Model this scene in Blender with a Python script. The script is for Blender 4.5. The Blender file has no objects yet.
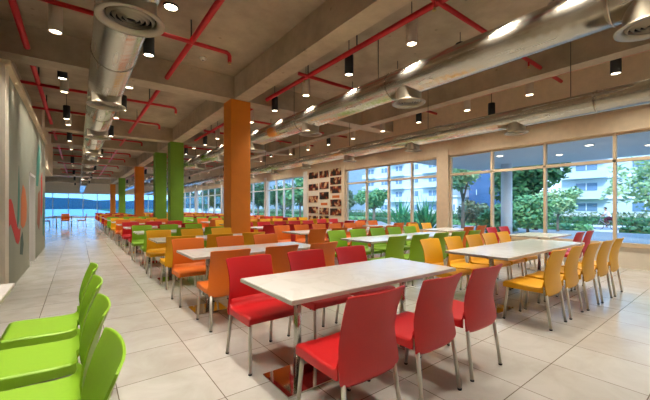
import bpy, bmesh, math, random
from mathutils import Vector, Matrix
R = random.Random(7)
PI = math.pi
SC = bpy.context.scene
COL = SC.collection

# ------------------------------------------------------------------ colours / materials
def lin(c):
    out = []
    for v in c[:3]:
        v = v / 255.0
        out.append(v / 12.92 if v <= 0.04045 else ((v + 0.055) / 1.055) ** 2.4)
    return (out[0], out[1], out[2], 1.0)

def new_mat(name):
    m = bpy.data.materials.new(name)
    m.use_nodes = True
    nt = m.node_tree
    return m, nt, nt.nodes['Principled BSDF']

def mat(name, rgb, rough=0.5, metal=0.0, noise=0.0, nscale=8.0, bump=0.0, spec=0.5, coat=0.0):
    """plain procedural paint / plastic / metal with a little value noise"""
    m, nt, b = new_mat(name)
    b.inputs['Roughness'].default_value = rough
    b.inputs['Metallic'].default_value = metal
    b.inputs['Specular IOR Level'].default_value = spec
    b.inputs['Coat Weight'].default_value = coat
    c = lin(rgb)
    b.inputs['Base Color'].default_value = c
    if noise or bump:
        tc = nt.nodes.new('ShaderNodeTexCoord')
        n = nt.nodes.new('ShaderNodeTexNoise')
        n.inputs['Scale'].default_value = nscale
        n.inputs['Detail'].default_value = 6
        nt.links.new(tc.outputs['Object'], n.inputs['Vector'])
        if noise:
            r = nt.nodes.new('ShaderNodeValToRGB')
            lo = [max(0, x * (1 - noise)) for x in c[:3]] + [1]
            hi = [min(1, x * (1 + noise)) for x in c[:3]] + [1]
            r.color_ramp.elements[0].position = 0.3
            r.color_ramp.elements[1].position = 0.7
            r.color_ramp.elements[0].color = lo
            r.color_ramp.elements[1].color = hi
            nt.links.new(n.outputs['Fac'], r.inputs['Fac'])
            nt.links.new(r.outputs['Color'], b.inputs['Base Color'])
        if bump:
            bp = nt.nodes.new('ShaderNodeBump')
            bp.inputs['Strength'].default_value = bump
            bp.inputs['Distance'].default_value = 0.02
            nt.links.new(n.outputs['Fac'], bp.inputs['Height'])
            nt.links.new(bp.outputs['Normal'], b.inputs['Normal'])
    return m

def concrete_mat(name, rgb):
    m, nt, b = new_mat(name)
    b.inputs['Roughness'].default_value = 0.85
    c = lin(rgb)
    tc = nt.nodes.new('ShaderNodeTexCoord')
    n1 = nt.nodes.new('ShaderNodeTexNoise'); n1.inputs['Scale'].default_value = 0.9; n1.inputs['Detail'].default_value = 8; n1.inputs['Roughness'].default_value = 0.65
    n2 = nt.nodes.new('ShaderNodeTexNoise'); n2.inputs['Scale'].default_value = 14; n2.inputs['Detail'].default_value = 4
    v = nt.nodes.new('ShaderNodeTexVoronoi'); v.inputs['Scale'].default_value = 2.2
    for n in (n1, n2, v): nt.links.new(tc.outputs['Object'], n.inputs['Vector'])
    r = nt.nodes.new('ShaderNodeValToRGB')
    r.color_ramp.elements[0].position = 0.3; r.color_ramp.elements[1].position = 0.72
    r.color_ramp.elements[0].color = [x * 0.66 for x in c[:3]] + [1]
    r.color_ramp.elements[1].color = [min(1, x * 1.25) for x in c[:3]] + [1]
    nt.links.new(n1.outputs['Fac'], r.inputs['Fac'])
    pit = nt.nodes.new('ShaderNodeValToRGB')
    pit.color_ramp.elements[0].position = 0.03; pit.color_ramp.elements[0].color = (0.45, 0.42, 0.38, 1)
    pit.color_ramp.elements[1].position = 0.085; pit.color_ramp.elements[1].color = (1, 1, 1, 1)
    nt.links.new(v.outputs['Distance'], pit.inputs['Fac'])
    mx = nt.nodes.new('ShaderNodeMix'); mx.data_type = 'RGBA'; mx.blend_type = 'MULTIPLY'; mx.inputs['Factor'].default_value = 0.7
    nt.links.new(r.outputs['Color'], mx.inputs['A']); nt.links.new(pit.outputs['Color'], mx.inputs['B'])
    nt.links.new(mx.outputs['Result'], b.inputs['Base Color'])
    bp = nt.nodes.new('ShaderNodeBump'); bp.inputs['Strength'].default_value = 0.15; bp.inputs['Distance'].default_value = 0.02
    nt.links.new(n2.outputs['Fac'], bp.inputs['Height']); nt.links.new(bp.outputs['Normal'], b.inputs['Normal'])
    return m

def floor_mat():
    m, nt, b = new_mat('polished_floor_tile')
    tc = nt.nodes.new('ShaderNodeTexCoord')
    mp = nt.nodes.new('ShaderNodeMapping'); mp.inputs['Location'].default_value = (-0.228, -0.454, 0)
    nt.links.new(tc.outputs['Object'], mp.inputs['Vector'])
    br = nt.nodes.new('ShaderNodeTexBrick')
    br.offset = 0.0; br.squash = 1.0
    br.inputs['Scale'].default_value = 1.0
    br.inputs['Brick Width'].default_value = 0.6; br.inputs['Row Height'].default_value = 0.6
    br.inputs['Mortar Size'].default_value = 0.0034; br.inputs['Mortar Smooth'].default_value = 0.1
    br.inputs['Color1'].default_value = lin((192, 189, 182)); br.inputs['Color2'].default_value = lin((184, 180, 172))
    br.inputs['Mortar'].default_value = lin((112, 101, 88))
    nt.links.new(mp.outputs['Vector'], br.inputs['Vector'])
    n = nt.nodes.new('ShaderNodeTexNoise'); n.inputs['Scale'].default_value = 2.6; n.inputs['Detail'].default_value = 9; n.inputs['Roughness'].default_value = 0.62; n.inputs['Distortion'].default_value = 0.7
    nt.links.new(tc.outputs['Object'], n.inputs['Vector'])
    r = nt.nodes.new('ShaderNodeValToRGB')
    r.color_ramp.elements[0].position = 0.32; r.color_ramp.elements[0].color = (0.80, 0.78, 0.74, 1)
    r.color_ramp.elements[1].position = 0.62; r.color_ramp.elements[1].color = (1, 1, 1, 1)
    nt.links.new(n.outputs['Fac'], r.inputs['Fac'])
    mx = nt.nodes.new('ShaderNodeMix'); mx.data_type = 'RGBA'; mx.blend_type = 'MULTIPLY'; mx.inputs['Factor'].default_value = 0.75
    nt.links.new(br.outputs['Color'], mx.inputs['A']); nt.links.new(r.outputs['Color'], mx.inputs['B'])
    nt.links.new(mx.outputs['Result'], b.inputs['Base Color'])
    mr = nt.nodes.new('ShaderNodeMapRange'); mr.inputs['To Min'].default_value = 0.10; mr.inputs['To Max'].default_value = 0.22
    nt.links.new(n.outputs['Fac'], mr.inputs['Value']); nt.links.new(mr.outputs['Result'], b.inputs['Roughness'])
    b.inputs['Specular IOR Level'].default_value = 0.5
    bp = nt.nodes.new('ShaderNodeBump'); bp.invert = True; bp.inputs['Strength'].default_value = 0.25; bp.inputs['Distance'].default_value = 0.004
    nt.links.new(br.outputs['Fac'], bp.inputs['Height']); nt.links.new(bp.outputs['Normal'], b.inputs['Normal'])
    return m

def duct_mat():
    m, nt, b = new_mat('galvanised_steel')
    b.inputs['Metallic'].default_value = 1.0
    tc = nt.nodes.new('ShaderNodeTexCoord')
    mp = nt.nodes.new('ShaderNodeMapping'); mp.inputs['Scale'].default_value = (5, 0.5, 5)
    nt.links.new(tc.outputs['Object'], mp.inputs['Vector'])
    n = nt.nodes.new('ShaderNodeTexNoise'); n.inputs['Scale'].default_value = 2; n.inputs['Detail'].default_value = 5
    nt.links.new(mp.outputs['Vector'], n.inputs['Vector'])
    r = nt.nodes.new('ShaderNodeValToRGB')
    r.color_ramp.elements[0].color = lin((186, 178, 162)); r.color_ramp.elements[1].color = lin((226, 222, 212))
    nt.links.new(n.outputs['Fac'], r.inputs['Fac']); nt.links.new(r.outputs['Color'], b.inputs['Base Color'])
    w = nt.nodes.new('ShaderNodeTexWave'); w.wave_type = 'BANDS'; w.bands_direction = 'Y'; w.inputs['Scale'].default_value = 2.4; w.inputs['Distortion'].default_value = 0.0
    nt.links.new(tc.outputs['Object'], w.inputs['Vector'])
    rr = nt.nodes.new('ShaderNodeMapRange'); rr.inputs['To Min'].default_value = 0.16; rr.inputs['To Max'].default_value = 0.34
    nt.links.new(n.outputs['Fac'], rr.inputs['Value']); nt.links.new(rr.outputs['Result'], b.inputs['Roughness'])
    bp = nt.nodes.new('ShaderNodeBump'); bp.inputs['Strength'].default_value = 0.06; bp.inputs['Distance'].default_value = 0.02
    nt.links.new(w.outputs['Fac'], bp.inputs['Height']); nt.links.new(bp.outputs['Normal'], b.inputs['Normal'])
    return m

def marble_mat():
    m, nt, b = new_mat('white_marble_laminate')
    tc = nt.nodes.new('ShaderNodeTexCoord')
    n = nt.nodes.new('ShaderNodeTexNoise'); n.inputs['Scale'].default_value = 2.2; n.inputs['Detail'].default_value = 8; n.inputs['Distortion'].default_value = 1.4
    nt.links.new(tc.outputs['Object'], n.inputs['Vector'])
    r = nt.nodes.new('ShaderNodeValToRGB'); e = r.color_ramp.elements
    e[0].position = 0.0; e[0].color = lin((222, 219, 213)); e[1].position = 1.0; e[1].color = lin((222, 219, 213))
    k = e.new(0.45); k.color = lin((220, 216, 209)); k = e.new(0.5); k.color = lin((215, 211, 204)); k = e.new(0.55); k.color = lin((222, 219, 213))
    nt.links.new(n.outputs['Fac'], r.inputs['Fac']); nt.links.new(r.outputs['Color'], b.inputs['Base Color'])
    b.inputs['Roughness'].default_value = 0.16
    return m

def glass_mat(name, tint, refl=1.0):
    """thin window pane: clear or tinted transmission plus a Fresnel mirror reflection"""
    m = bpy.data.materials.new(name); m.use_nodes = True
    nt = m.node_tree; nt.nodes.clear()
    o = nt.nodes.new('ShaderNodeOutputMaterial'); t = nt.nodes.new('ShaderNodeBsdfTransparent'); g = nt.nodes.new('ShaderNodeBsdfGlossy')
    t.inputs['Color'].default_value = (*tint, 1); g.inputs['Roughness'].default_value = 0.02
    f = nt.nodes.new('ShaderNodeLayerWeight'); f.inputs['Blend'].default_value = 0.5
    pw = nt.nodes.new('ShaderNodeMath'); pw.operation = 'POWER'; pw.inputs[1].default_value = 5.0
    ml = nt.nodes.new('ShaderNodeMath'); ml.operation = 'MULTIPLY_ADD'; ml.inputs[1].default_value = 0.6 * refl; ml.inputs[2].default_value = 0.035 * refl
    mx = nt.nodes.new('ShaderNodeMixShader')
    nt.links.new(f.outputs['Facing'], pw.inputs[0]); nt.links.new(pw.outputs[0], ml.inputs[0]); nt.links.new(ml.outputs[0], mx.inputs[0])
    nt.links.new(t.outputs[0], mx.inputs[1]); nt.links.new(g.outputs[0], mx.inputs[2]); nt.links.new(mx.outputs[0], o.inputs[0])
    return m

def emit_mat(name, rgb, s):
    m = bpy.data.materials.new(name); m.use_nodes = True
    nt = m.node_tree; nt.nodes.clear()
    o = nt.nodes.new('ShaderNodeOutputMaterial'); e = nt.nodes.new('ShaderNodeEmission')
    e.inputs['Color'].default_value = lin(rgb); e.inputs['Strength'].default_value = s
    nt.links.new(e.outputs[0], o.inputs[0])
    return m

def leaf_mat(name, a, bcol):
    m, nt, b = new_mat(name)
    tc = nt.nodes.new('ShaderNodeTexCoord')
    n = nt.nodes.new('ShaderNodeTexNoise'); n.inputs['Scale'].default_value = 3.5; n.inputs['Detail'].default_value = 3
    nt.links.new(tc.outputs['Object'], n.inputs['Vector'])
    r = nt.nodes.new('ShaderNodeValToRGB'); r.color_ramp.elements[0].position = 0.35; r.color_ramp.elements[1].position = 0.65
    r.color_ramp.elements[0].color = lin(a); r.color_ramp.elements[1].color = lin(bcol)
    nt.links.new(n.outputs['Fac'], r.inputs['Fac']); nt.links.new(r.outputs['Color'], b.inputs['Base Color'])
    b.inputs['Roughness'].default_value = 0.6
    return m

def photo_mat():
    """a printed food photograph: dark table, a pale plate and red / brown food, different on every print"""
    m, nt, b = new_mat('food_photo_print')
    b.inputs['Roughness'].default_value = 0.4
    tc = nt.nodes.new('ShaderNodeTexCoord'); oi = nt.nodes.new('ShaderNodeObjectInfo')
    ad = nt.nodes.new('ShaderNodeVectorMath'); ad.operation = 'ADD'
    sc = nt.nodes.new('ShaderNodeVectorMath'); sc.operation = 'SCALE'; sc.inputs['Scale'].default_value = 40
    nt.links.new(oi.outputs['Random'], sc.inputs[0])
    nt.links.new(tc.outputs['Object'], ad.inputs[0]); nt.links.new(sc.outputs[0], ad.inputs[1])
    n = nt.nodes.new('ShaderNodeTexNoise'); n.inputs['Scale'].default_value = 3.2; n.inputs['Detail'].default_value = 3
    nt.links.new(ad.outputs[0], n.inputs['Vector'])
    r = nt.nodes.new('ShaderNodeValToRGB'); e = r.color_ramp.elements
    e[0].position = 0.0; e[0].color = lin((20, 14, 10)); e[1].position = 1.0; e[1].color = lin((215, 200, 165))
    for p, c in ((0.46, (26, 18, 12)), (0.5, (120, 35, 18)), (0.55, (165, 88, 40)), (0.6, (205, 185, 140))):
        k = e.new(p); k.color = lin(c)
    nt.links.new(n.outputs['Fac'], r.inputs['Fac']); nt.links.new(r.outputs['Color'], b.inputs['Base Color'])
    return m

M = {}
M['floor'] = floor_mat()
M['slab'] = concrete_mat('slab_concrete', (172, 155, 130))
M['beam'] = concrete_mat('beam_concrete', (186, 168, 142))
M['plaster'] = mat('beige_plaster', (222, 202, 172), 0.8, noise=0.05)
M['cream'] = mat('cream_paint', (232, 222, 203), 0.7, noise=0.03)
M['mullion'] = mat('beige_powder_coat', (222, 200, 166), 0.45)
M['whitepaint'] = mat('white_paint', (235, 232, 226), 0.5)
M['mural'] = mat('pale_green_wall_paint', (150, 152, 134), 0.75, noise=0.05, nscale=2)
M['red_paint'] = mat('mural_red', (196, 34, 20), 0.7)
M['orange_paint'] = mat('mural_orange', (206, 112, 52), 0.7)
M['teal_paint'] = mat('mural_teal', (52, 128, 112), 0.7)
M['dark_paint'] = mat('mural_dark_green', (58, 82, 70), 0.7)
M['brown_paint'] = mat('mural_brown', (150, 80, 50), 0.7)
M['col_orange'] = mat('orange_column_paint', (224, 130, 26), 0.6, noise=0.05, nscale=3)
M['col_green'] = mat('green_column_paint', (112, 156, 38), 0.6, noise=0.05, nscale=3)
M['duct'] = duct_mat()
M['ductwhite'] = mat('diffuser_metal', (176, 166, 146), 0.42, metal=0.75)
M['darkgap'] = mat('diffuser_gap_shade', (26, 24, 22), 0.7)  # near-black colour stands for the shade in the gaps between diffuser rings
M['pipe'] = mat('red_sprinkler_paint', (196, 22, 30), 0.4)
M['brass'] = mat('sprinkler_brass', (196, 168, 110), 0.35, metal=1)
M['black'] = mat('black_powder_coat', (22, 21, 21), 0.5)
M['lampwhite'] = mat('white_lamp_body', (206, 188, 164), 0.45)
M['lamp'] = emit_mat('lamp_lens_glow', (255, 236, 205), 12)
M['marble'] = marble_mat()
M['edge'] = mat('grey_table_edge', (190, 182, 172), 0.35)
M['chrome'] = mat('brushed_chrome', (214, 210, 204), 0.16, metal=1)
M['legmetal'] = mat('satin_aluminium', (222, 216, 204), 0.38, metal=0.65)
M['polished'] = mat('polished_base_plate', (205, 196, 190), 0.07, metal=1)
M['foot'] = mat('black_foot_cap', (30, 30, 30), 0.5)
PL = {'red': mat('red_plastic', (188, 20, 24), 0.45, noise=0.02, bump=0.02, nscale=60),
      'orange': mat('orange_plastic', (222, 112, 28), 0.45, noise=0.02, bump=0.02, nscale=60),
      'yellow': mat('yellow_plastic', (228, 166, 12), 0.45, noise=0.02, bump=0.02, nscale=60),
      'green': mat('green_plastic', (136, 180, 38), 0.45, noise=0.02, bump=0.02, nscale=60)}
M['glass'] = glass_mat('clear_window_glass', (0.93, 0.965, 0.985))
M['glass_blue'] = glass_mat('blue_tinted_glass', (0.52, 0.74, 0.92))
M['photo'] = photo_mat()
M['lawn'] = mat('lawn', (70, 110, 66), 0.9, noise=0.25, nscale=2)
M['plaza'] = mat('pale_plaza_paving', (196, 208, 214), 0.7, noise=0.05)
M['paving'] = mat('grey_blue_paving', (140, 143, 144), 0.6, noise=0.06, nscale=1.5)
M['road'] = mat('road_asphalt', (128, 138, 150), 0.8, noise=0.06)
M['kerb'] = mat('white_kerb_stone', (232, 236, 240), 0.7)
M['bldg'] = mat('pale_building_render', (206, 220, 232), 0.8, noise=0.03, nscale=0.5)
M['bldg2'] = mat('light_grey_building_render', (176, 190, 206), 0.8, noise=0.03, nscale=0.5)
M['bldg_win'] = mat('building_window_glass', (112, 142, 172), 0.15)
M['bldg_blue'] = mat('blue_curtain_wall', (60, 96, 140), 0.2, noise=0.1, nscale=0.6)
M['soffit'] = mat('canopy_soffit_paint', (224, 228, 234), 0.6)
M['leaf_dark'] = leaf_mat('dark_green_leaves', (34, 78, 50), (70, 122, 66))
M['leaf_mid'] = leaf_mat('mid_green_leaves', (64, 124, 84), (126, 176, 108))
M['leaf_light'] = leaf_mat('light_green_leaves', (124, 176, 132), (196, 214, 150))
M['leaf_olive'] = leaf_mat('olive_leaves', (90, 112, 84), (146, 156, 116))
M['leaf_agave'] = leaf_mat('agave_leaves', (30, 112, 82), (76, 168, 100))
M['bark'] = mat('tree_bark', (128, 116, 100), 0.9, noise=0.2)
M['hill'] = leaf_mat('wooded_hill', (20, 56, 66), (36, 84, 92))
M['skin'] = mat('skin', (190, 140, 112), 0.6)
M['hair'] = mat('dark_hair', (28, 22, 20), 0.7)
M['shirt'] = mat('white_shirt', (236, 226, 230), 0.8)
M['trouser'] = mat('maroon_trousers', (84, 28, 44), 0.8)
M['tyre'] = mat('bicycle_tyre', (40, 40, 44), 0.7)
M['bikeframe'] = mat('grey_bicycle_frame', (150, 158, 170), 0.4, metal=0.6)

# ------------------------------------------------------------------ mesh builder
class MB:
    def __init__(self):
        self.bm = bmesh.new(); self.mi = 0
    def _f(self, vs, smooth=False):
        try:
            f = self.bm.faces.new(vs)
        except ValueError:
            return
        f.material_index = self.mi; f.smooth = smooth
    def box(self, x0, x1, y0, y1, z0, z1, bev=0.0):
        v = [self.bm.verts.new(p) for p in ((x0, y0, z0), (x1, y0, z0), (x1, y1, z0), (x0, y1, z0), (x0, y0, z1), (x1, y0, z1), (x1, y1, z1), (x0, y1, z1))]
        n0 = len(self.bm.faces)
        fs = []
        for q in ((0, 3, 2, 1), (4, 5, 6, 7), (0, 1, 5, 4), (1, 2, 6, 5), (2, 3, 7, 6), (3, 0, 4, 7)):
            f = self.bm.faces.new([v[i] for i in q]); f.material_index = self.mi; fs.append(f)
        if bev:
            es = list({e for f in fs for e in f.edges})
            r = bmesh.ops.bevel(self.bm, geom=es, offset=bev, segments=2, profile=0.5, affect='EDGES')
            for f in r['faces']: f.material_index = self.mi
        return self
    def tube(self, pts, r, seg=10, r2=None, caps=True):
        pts = [Vector(p) for p in pts]; rings = []
        n = len(pts)
        for i, p in enumerate(pts):
            if i == 0: t = pts[1] - pts[0]
            elif i == n - 1: t = pts[-1] - pts[-2]
            else: t = (pts[i] - pts[i - 1]).normalized() + (pts[i + 1] - pts[i]).normalized()
            t.normalize()
            a = Vector((0, 0, 1)) if abs(t.z) < 0.9 else Vector((1, 0, 0))
            u = t.cross(a).normalized(); w = t.cross(u)
            rad = r if r2 is None else r + (r2 - r) * i / (n - 1)
            rings.append([self.bm.verts.new(p + (u * math.cos(2 * PI * k / seg) + w * math.sin(2 * PI * k / seg)) * rad) for k in range(seg)])
        for a, b in zip(rings, rings[1:]):
            for k in range(seg):
                self._f([a[k], b[k], b[(k + 1) % seg], a[(k + 1) % seg]], True)
        if caps:
            self._f(rings[0]); self._f(list(reversed(rings[-1])))
        return self
    def lathe(self, prof, c=(0, 0, 0), seg=28, smooth=True):
        rings = []
        for (r, z) in prof:
            rings.append([self.bm.verts.new((c[0] + r * math.cos(2 * PI * k / seg), c[1] + r * math.sin(2 * PI * k / seg), c[2] + z)) for k in range(seg)])
        for a, b in zip(rings, rings[1:]):
            for k in range(seg):
                self._f([a[k], a[(k + 1) % seg], b[(k + 1) % seg], b[k]], smooth)
        return self
    def disc(self, r, z, c=(0, 0), seg=20):
        self._f([self.bm.verts.new((c[0] + r * math.cos(2 * PI * k / seg), c[1] + r * math.sin(2 * PI * k / seg), z)) for k in range(seg)])
        return self
    def poly(self, pts):
        self._f([self.bm.verts.new(p) for p in pts]); return self
    def prism(self, pts, h):
        """polygon pts (3-D, planar) pushed along vector h"""
        h = Vector(h); a = [self.bm.verts.new(p) for p in pts]; b = [self.bm.verts.new(Vector(p) + h) for p in pts]
        self._f(a); self._f(list(reversed(b)))
        for i in range(len(a)):
            j = (i + 1) % len(a); self._f([a[i], b[i], b[j], a[j]])
        return self
    def mesh(self, name, mats, normals=True):
        if normals: bmesh.ops.recalc_face_normals(self.bm, faces=self.bm.faces)
        me = bpy.data.meshes.new(name); self.bm.to_mesh(me); self.bm.free()
        for m in (mats if isinstance(mats, (list, tuple)) else [mats]): me.materials.append(m)
        return me
    def build(self, name, mats, parent=None, loc=None, normals=True):
        return link(name, self.mesh(name, mats, normals), parent, loc)

def link(name, me, parent=None, loc=None):
    o = bpy.data.objects.new(name, me); COL.objects.link(o)
    if parent is not None: o.parent = parent
    if loc is not None: o.location = loc
    return o

def tag(o, label=None, cat=None, group=None, kind=None):
    if label: o['label'] = label
    if cat: o['category'] = cat
    if group: o['group'] = group
    if kind: o['kind'] = kind
    return o

def empty(name, loc=(0, 0, 0), rz=0.0):
    o = bpy.data.objects.new(name, None); COL.objects.link(o)
    o.location = loc; o.rotation_euler = (0, 0, rz); o.empty_display_size = 0.1
    return o

def copy_obj(o, parent=None):
    c = o.copy(); COL.objects.link(c)
    if parent is not None: c.parent = parent
    return c

def copy_tree(o, parent=None):
    c = copy_obj(o, parent)
    for ch in list(o.children): copy_tree(ch, c)
    return c

ORD = ['zeroth', 'first', 'second', 'third', 'fourth', 'fifth', 'sixth', 'seventh', 'eighth', 'ninth', 'tenth', 'eleventh', 'twelfth', 'thirteenth', 'fourteenth',
       'fifteenth', 'sixteenth', 'seventeenth', 'eighteenth', 'nineteenth', 'twentieth', 'twenty-first', 'twenty-second', 'twenty-third', 'twenty-fourth', 'twenty-fifth', 'twenty-sixth', 'twenty-seventh', 'twenty-eighth', 'twenty-ninth', 'thirtieth']

# ------------------------------------------------------------------ camera
H = 1.34
cam = bpy.data.cameras.new('camera'); cam_o = bpy.data.objects.new('camera', cam); COL.objects.link(cam_o)
cam.sensor_width = 36.0; cam.lens = 36.0 * 326.0 / 650.0
cam.shift_y = 7.0 / 650.0
cam.clip_start = 0.05; cam.clip_end = 1000
cam_o.location = (0, 0, H); cam_o.rotation_euler = (PI / 2, 0, -math.radians(37.15))
SC.camera = cam_o

# ------------------------------------------------------------------ room shell
X_WIN, Y_END, Y_BACK, Z_SLAB, Z_BEAM = 9.56, 52.0, -4.0, 4.78, 4.2
X_LEFT = -0.87
def struct(name, mb, mats, label, cat='structure', parent=None):
    o = mb.build(name, mats, parent)
    if parent is None: tag(o, label, cat, kind='structure')
    return o

struct('floor', MB().box(-4.2, X_WIN + 0.2, Y_BACK - 0.2, Y_END + 0.2, -0.25, 0.0), M['floor'], 'glossy beige floor of square tiles with thin dark joints', 'floor')
struct('ceiling', MB().box(-4.2, X_WIN + 0.25, Y_BACK - 0.2, Y_END + 0.2, Z_SLAB, Z_SLAB + 0.25), M['slab'], 'bare brown concrete slab overhead', 'ceiling')

cols_y = [8.33, 15.39, 18.89, 26.3, 37.8, 48.5]
CX0, CX1 = 3.21, 3.76
# beams: two running along the hall, one crossing at every pillar
struct('beam', MB().box(3.3, 3.7, Y_BACK, Y_END, Z_BEAM, Z_SLAB), M['beam'], 'long concrete ceiling beam running over the row of painted pillars', 'beam')
struct('beam', MB().box(7.95, 8.3, Y_BACK, Y_END, Z_BEAM, Z_SLAB), M['beam'], 'long concrete ceiling beam close to the window wall', 'beam')
for i, y in enumerate([0.2] + cols_y):
    for (a, b, w) in ((-4.0, 3.3, 'aisle'), (3.7, 7.95, 'long tables'), (8.3, X_WIN, 'window-side strip')):
        if w == 'window-side strip' and i > 3: continue
        struct('beam', MB().box(a, b, y, y + 0.5, Z_BEAM, Z_SLAB), M['beam'],
               f'concrete cross beam over the {w}, ' + ('the one before the first pillar' if i == 0 else f'at the {ORD[i]} painted pillar'), 'beam')
for i, y in enumerate(cols_y):
    c = 'orange' if i in (0, 3, 5) else 'green'
    m = M['col_' + c]
    n = {0: 'wide', 1: 'broad', 2: 'middle-sized', 3: 'slim', 4: 'thin', 5: 'thinnest'}[i]
    struct('column', MB().box(CX0, CX1, y, y + 0.55, 0, Z_BEAM, 0.012), m, f'{n} square {c} pillar, {ORD[i]} one down the hall', 'pillar')

# mural wall on the aisle's other side: opening between Y 9.8 and 10.95
mw = MB()
WT = 0.16
mw.box(X_LEFT - WT, X_LEFT, 6.95, 9.8, 0, 3.42)
mw.box(X_LEFT - WT, X_LEFT, 10.95, 14.2, 0, 3.42)
mw.box(X_LEFT - WT, X_LEFT, 9.8, 10.95, 2.1, 3.42)
def patch(pts, mi):
    mw.mi = mi
    mw.prism([(X_LEFT, y, z) for (y, z) in pts], (0.003, 0, 0)); mw.mi = 0
patch([(6.96, 0.90), (6.96, 1.36), (7.1, 1.46), (7.3, 1.47), (7.5, 1.38), (7.75, 1.16), (8.0, 0.98), (8.2, 0.92), (8.42, 0.94), (8.3, 0.72), (8.1, 0.66), (7.85, 0.72), (7.55, 0.92), (7.3, 1.06), (7.15, 1.04)], 1)
patch([(8.45, 1.0), (8.5, 1.5), (8.75, 1.78), (9.1, 1.7), (9.35, 1.4), (9.3, 1.08), (9.0, 0.95), (8.7, 0.92)], 2)
patch([(8.0, 0.95), (8.1, 1.55), (8.2, 2.1), (8.3, 1.6), (8.25, 1.1)], 3)
patch([(8.35, 0.45), (8.45, 0.75), (8.7, 0.85), (8.85, 0.6), (8.7, 0.4)], 4)
patch([(11.3, 1.9), (11.5, 2.6), (12.0, 3.1), (12.5, 3.0), (12.2, 2.3), (11.8, 1.9)], 3)
patch([(11.6, 0.9), (11.8, 1.7), (12.3, 1.8), (12.5, 1.1), (12.1, 0.7)], 5)
patch([(12.6, 1.2), (12.7, 2.2), (13.1, 2.4), (13.2, 1.5), (12.9, 1.0)], 1)
patch([(13.3, 0.5), (13.4, 1.6), (13.8, 2.0), (14.0, 1.0), (13.7, 0.4)], 3)
struct('wall_left', mw, [M['mural'], M['red_paint'], M['orange_paint'], M['teal_paint'], M['dark_paint'], M['brown_paint']],
       'pale green wall with painted red, orange and teal swooshes', 'wall')
dw = MB(); dw.box(X_LEFT - WT, X_LEFT + 0.012, 10.9, 10.96, 0, 2.1); dw.box(X_LEFT - WT, X_LEFT + 0.012, 9.79, 9.85, 0, 2.1); dw.box(X_LEFT - WT, X_LEFT + 0.012, 9.79, 10.96, 2.06, 2.12)
struct('door_1', dw, M['whitepaint'], 'white door surround in the mural wall', 'door')
struct('trim_1', MB().box(X_LEFT - 0.22, X_LEFT + 0.02, 6.62, 6.95, 0, 3.44), M['cream'], 'cream post ending the mural wall', 'trim')
struct('trim_2', MB().box(-1.35, X_LEFT + 0.08, 6.62, 14.2, 3.42, 3.50), M['plaster'], 'beige ledge along the top of the mural wall', 'trim')
struct('wall_upper', MB().box(-1.5, -1.2, 6.62, 14.2, 3.56, Z_SLAB), M['beam'], 'bare concrete band above the mural wall', 'wall')
struct('wall_bulkhead', MB().box(-4.0, -0.95, 14.2, 20.0, 2.8, Z_SLAB), M['plaster'], 'dropped beige bulkhead past the end of the mural wall', 'wall')
struct('wall_west', MB().box(-4.2, -4.0, Y_BACK, Y_END, 0, Z_SLAB), M['cream'], 'plain cream wall past the end of the mural', 'wall')
struct('wall_corridor', MB().box(-4.0, -3.8, 6.7, 14.2, 0, Z_SLAB), M['cream'], 'cream corridor wall behind the mural', 'wall')
struct('wall_back', MB().box(-4.2, X_WIN + 0.2, Y_BACK - 0.2, Y_BACK, 0, Z_SLAB), M['cream'], 'plain cream wall at the near end of the hall', 'wall')

# window wall (right): low cream wall, beige piers, fascia above the glass
SILL, TRANSOM, WTOP = 0.5, 2.38, 3.0
struct('wall_right', MB().box(X_WIN, X_WIN + 0.2, Y_BACK, Y_END, 0, SILL), M['cream'], 'low cream wall under the windows', 'wall')
fw = MB(); fw.box(X_WIN, X_WIN + 0.2, Y_BACK, Y_END, WTOP, Z_SLAB); fw.box(X_WIN - 0.04, X_WIN, Y_BACK, Y_END, WTOP, WTOP + 0.42)
struct('wall_right_fascia', fw, M['plaster'], 'beige wall band above the windows', 'wall')
struct('trim_3', MB().box(X_WIN - 0.03, X_WIN + 0.0, Y_BACK, 11.0, SILL - 0.04, SILL + 0.03), M['mullion'], 'beige window sill rail on the low wall', 'trim')

def window(n, y0, y1, mull, label, m_frame, m_glass):
    w = empty(f'window_{n}', (X_WIN + 0.08, y0, SILL)); tag(w, label, 'window', kind='structure')
    f = MB(); L = y1 - y0; Z = WTOP - SILL; t = 0.028
    f.box(-0.05, 0.05, 0, 0.05, 0, Z); f.box(-0.05, 0.05, L - 0.05, L, 0, Z)
    f.box(-0.05, 0.05, 0, L, 0, 0.05); f.box(-0.05, 0.05, 0, L, Z - 0.05, Z)
    for y in mull: f.box(-0.06, 0.06, y - y0 - t, y - y0 + t, 0, Z)
    f.box(-0.06, 0.06, 0, L, TRANSOM - SILL - 0.035, TRANSOM - SILL + 0.035)
    f.build('window_frame', m_frame, w)
    ys = [y0] + list(mull) + [y1]
    for a, b in zip(ys, ys[1:]):
        for (z0, z1) in ((0.03, TRANSOM - SILL), (TRANSOM - SILL, Z - 0.03)):
            g = MB(); g.box(-0.004, 0.004, a - y0, b - y0, z0, z1); g.build('pane', m_glass, w)
    return w
def fr(a, b, n): return [a + (b - a) * (i + 1) / (n + 1) for i in range(n)]
window(1, -3.8, 5.98, [-2.15, -0.8, 0.55, 1.908, 3.28, 4.633], 'tall beige-framed window facing the cyclist and apartment block', M['mullion'], M['glass'])
window(2, 6.4, 11.1, [7.5, 8.6, 9.81], 'four-bay beige-framed window between the pier and the photo wall', M['mullion'], M['glass'])
window(3, 14.45, 18.7, [15.7, 16.7, 17.6], 'window just past the wall of food photos', M['whitepaint'], M['glass'])
window(4, 19.0, 26.6, fr(19, 26.6, 3), 'second window past the wall of food photos', M['whitepaint'], M['glass'])
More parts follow.
